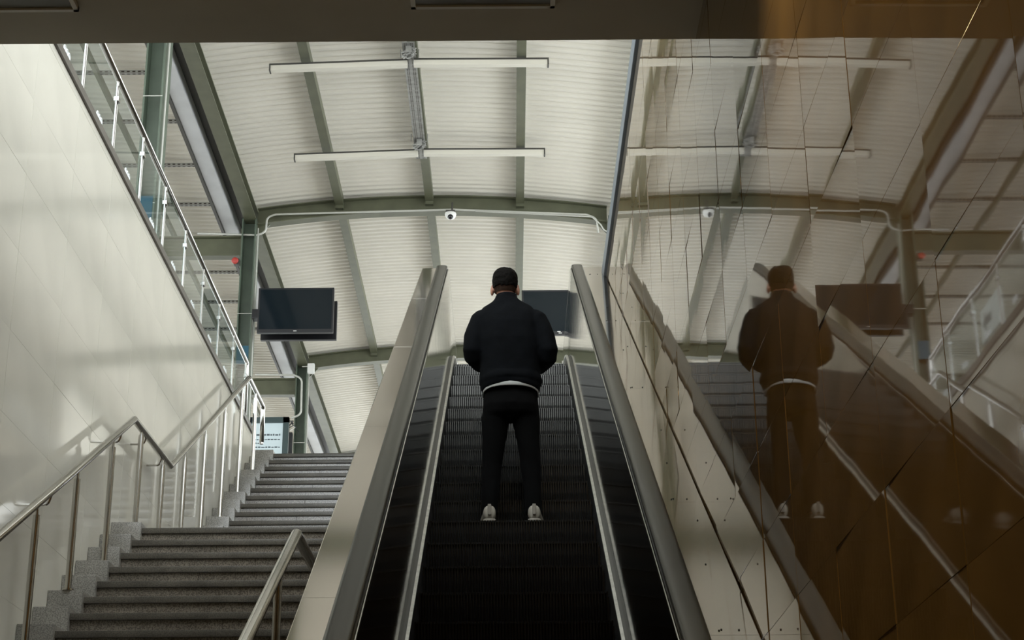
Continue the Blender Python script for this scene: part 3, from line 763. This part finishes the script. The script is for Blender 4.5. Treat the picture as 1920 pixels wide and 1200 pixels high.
# shoes
for x, s in ((-.122, -1), (.160, 1)):
    tw = s*.018
    so = MB().rings([(x, 10.285, PZ+.012, .020, .012), (x, 10.295, PZ+.013, .040, .013), (x+tw*.3, 10.36, PZ+.013, .044, .013), (x+tw, 10.47, PZ+.013, .050, .013), (x+tw*1.4, 10.54, PZ+.014, .044, .013), (x+tw*1.5, 10.575, PZ+.016, .020, .011)], 18, 3.0, 'y')
    u = MB().rings([(x, 10.288, PZ+.050, .022, .034), (x, 10.298, PZ+.062, .036, .048), (x, 10.33, PZ+.066, .040, .052), (x+tw*.4, 10.39, PZ+.060, .041, .045), (x+tw, 10.47, PZ+.046, .045, .032), (x+tw*1.4, 10.535, PZ+.036, .040, .024), (x+tw*1.5, 10.565, PZ+.030, .022, .014)], 18, 2.3, 'y')
    so_ = u.build('shoe', 'shoe', pn, 'all')
    so.build('sole', 'sole', so_, 'all')
    MB().cbox(x-.011, x+.011, 10.276, 10.296, PZ+.045, PZ+.115, .004).build('heel_tab', 'sole', so_)
    for q in range(4):
        y = 10.40+.022*q; MB().tube([(x+tw*.6-.025, y, PZ+.098-.012*q), (x+tw*.6, y, PZ+.110-.012*q), (x+tw*.6+.025, y, PZ+.098-.012*q)], .004, 6).build('lace', 'white', so_)
# body: one continuous figure under the clothes, head bowed a little
b = MB()
HX, HY, HZ = -.014, 10.475, 5.778
b.sphere((HX, HY, HZ+.010), .076, 24, (1, 1.22, 1.20))
b.sphere((HX, HY-.004, HZ-.022), .077, 24, (.97, 1.18, .85))
b.sphere((HX, HY+.045, HZ-.055), .056, 20, (1, 1.0, 1.15))           # jaw
b.tube([(HX, HY+.09, HZ+.0), (HX, HY+.108, HZ-.025), (HX, HY+.095, HZ-.038)], [.009, .014, .010], 10)   # nose
b.tube([(HX-.02, HY+.094, HZ-.066), (HX+.02, HY+.094, HZ-.066)], .008, 8)                              # lips
b.tube([(HX-.035, HY+.083, HZ+.022), (HX, HY+.092, HZ+.02), (HX+.035, HY+.083, HZ+.022)], .010, 8)     # brow
for s in (-1, 1):   # ears
    b.sphere((HX+s*.087, HY-.002, HZ-.040), .030, 14, (.42, .75, 1.15))
    b.tube([(HX+s*.078, HY+.004, HZ-.05), (HX+s*.088, HY-.012, HZ-.02), (HX+s*.086, HY-.008, HZ+.002)], .007, 8)
b.tube([(HX, HY-.01, HZ-.03), (-.005, 10.455, 5.66), (.0, 10.45, 5.58)], [.060, .056, .066], 18)
b.rings([(.0, 10.45, 5.62, .07, .06), (.0, 10.44, 5.55, .165, .08), (.0, 10.43, 5.45, .17, .10), (.015, 10.43, 5.2, .15, .10), (.018, 10.43, 5.0, .15, .11), (.02, 10.43, 4.86, .15, .10)], 24)
for s, sx, ex, wx in ((-1, -.16, -.225, -.07), (1, .17, .262, .09)):
    b.tube([(sx, 10.43, 5.52), (ex, 10.385, 5.255), (wx, 10.69, 5.272), (wx-s*.008, 10.72, 5.278)], [.055, .042, .028, .026], 14)
    hx_, hy_, hz_ = wx-s*.01, 10.76, 5.28
    b.sphere((hx_, hy_, hz_), .040, 14, (.55, 1.15, .95))
    for q, L in enumerate((.062, .070, .066, .052)):
        zb = hz_+.028-.019*q
        b.tube([(hx_, hy_+.03, zb), (hx_-s*.006, hy_+.03+L*.55, zb), (hx_-s*.030, hy_+.03+L*.85, zb-.002), (hx_-s*.046, hy_+.03+L*.72, zb-.003)], [.0095, .0088, .0082, .0072], 8)
    b.tube([(hx_-s*.006, hy_-.015, hz_+.028), (hx_-s*.024, hy_+.012, hz_+.050), (hx_-s*.034, hy_+.045, hz_+.052)], [.012, .0105, .0085], 8)
for x0, x1, x2 in ((-.08, -.11, -.120), (.12, .145, .156)):
    b.tube([(x0, 10.43, 4.88), (x1, 10.43, 4.50), (x2, 10.38, 4.16)], [.075, .05, .036], 14)
link('body', skin_over(b, .006, 3), 'skin', pn)
for s in (-1, 1): MB().sphere((HX+s*.031, HY+.083, HZ+.002), .010, 10).build('eye', 'eye', pn, True)
# hair: cap over the skull, shorter at nape and temples
hm = MB(); hm.rings([(HX, HY, HZ-.09, .060, .075), (HX, HY-.002, HZ-.05, .076, .098), (HX, HY-.004, HZ-.01, .084, .106), (HX, HY-.004, HZ+.035, .0875, .110), (HX, HY-.004, HZ+.07, .083, .104), (HX, HY-.002, HZ+.095, .068, .086), (HX, HY, HZ+.113, .042, .055), (HX, HY, HZ+.121, .012, .016)], 40, 2.15)
me = skin_over(hm, .005, 1)
bm = bmesh.new(); bm.from_mesh(me)
dele = []
for v in bm.verts:
    y = (v.co.y-HY); z = v.co.z-HZ; lim = -.030 if y < -.02 else (-.030+(y+.02)*1.2 if y < .03 else .030+(y-.03)*.9)
    lim += .010*noise.noise(Vector((v.co.x*70, v.co.y*70, 0)))-.006*(abs(v.co.x-HX) < .03)
    if z < lim: dele.append(v)
    else:
        nn = noise.noise(v.co*45)*.0035+noise.noise(v.co*14)*.003; v.co += (v.co-Vector((HX, HY, HZ))).normalized()*nn
        if z > .10: v.co.z += .005*max(0, noise.noise(v.co*40)+.3)
bmesh.ops.delete(bm, geom=dele, context='VERTS'); bm.to_mesh(me); bm.free()
me.polygons.foreach_set('use_smooth', [True]*len(me.polygons))
nm = MB(); nm.rings([(HX, HY-.004, HZ-.062, .0625, .078), (HX, HY-.004, HZ-.045, .0715, .0885), (HX, HY-.004, HZ-.025, .0785, .0965), (HX, HY-.004, HZ+.01, .0815, .1015)], 36)
bn = bmesh.new(); bn.from_mesh(nm.mesh('nape'))
bmesh.ops.delete(bn, geom=[v for v in bn.verts if v.co.y > HY+.012], context='VERTS'); bmesh.ops.delete(bn, geom=[q for q in bn.faces if len(q.verts) > 4], context='FACES')
mn = bpy.data.meshes.new('clipped_hair'); bn.to_mesh(mn); bn.free(); mn.polygons.foreach_set('use_smooth', [True]*len(mn.polygons))
h = link('hair', me, 'hair', pn); link('clipped_hair', mn, 'nape', h); md = h.modifiers.new('thick', 'SOLIDIFY'); md.thickness = .006; md.offset = -1
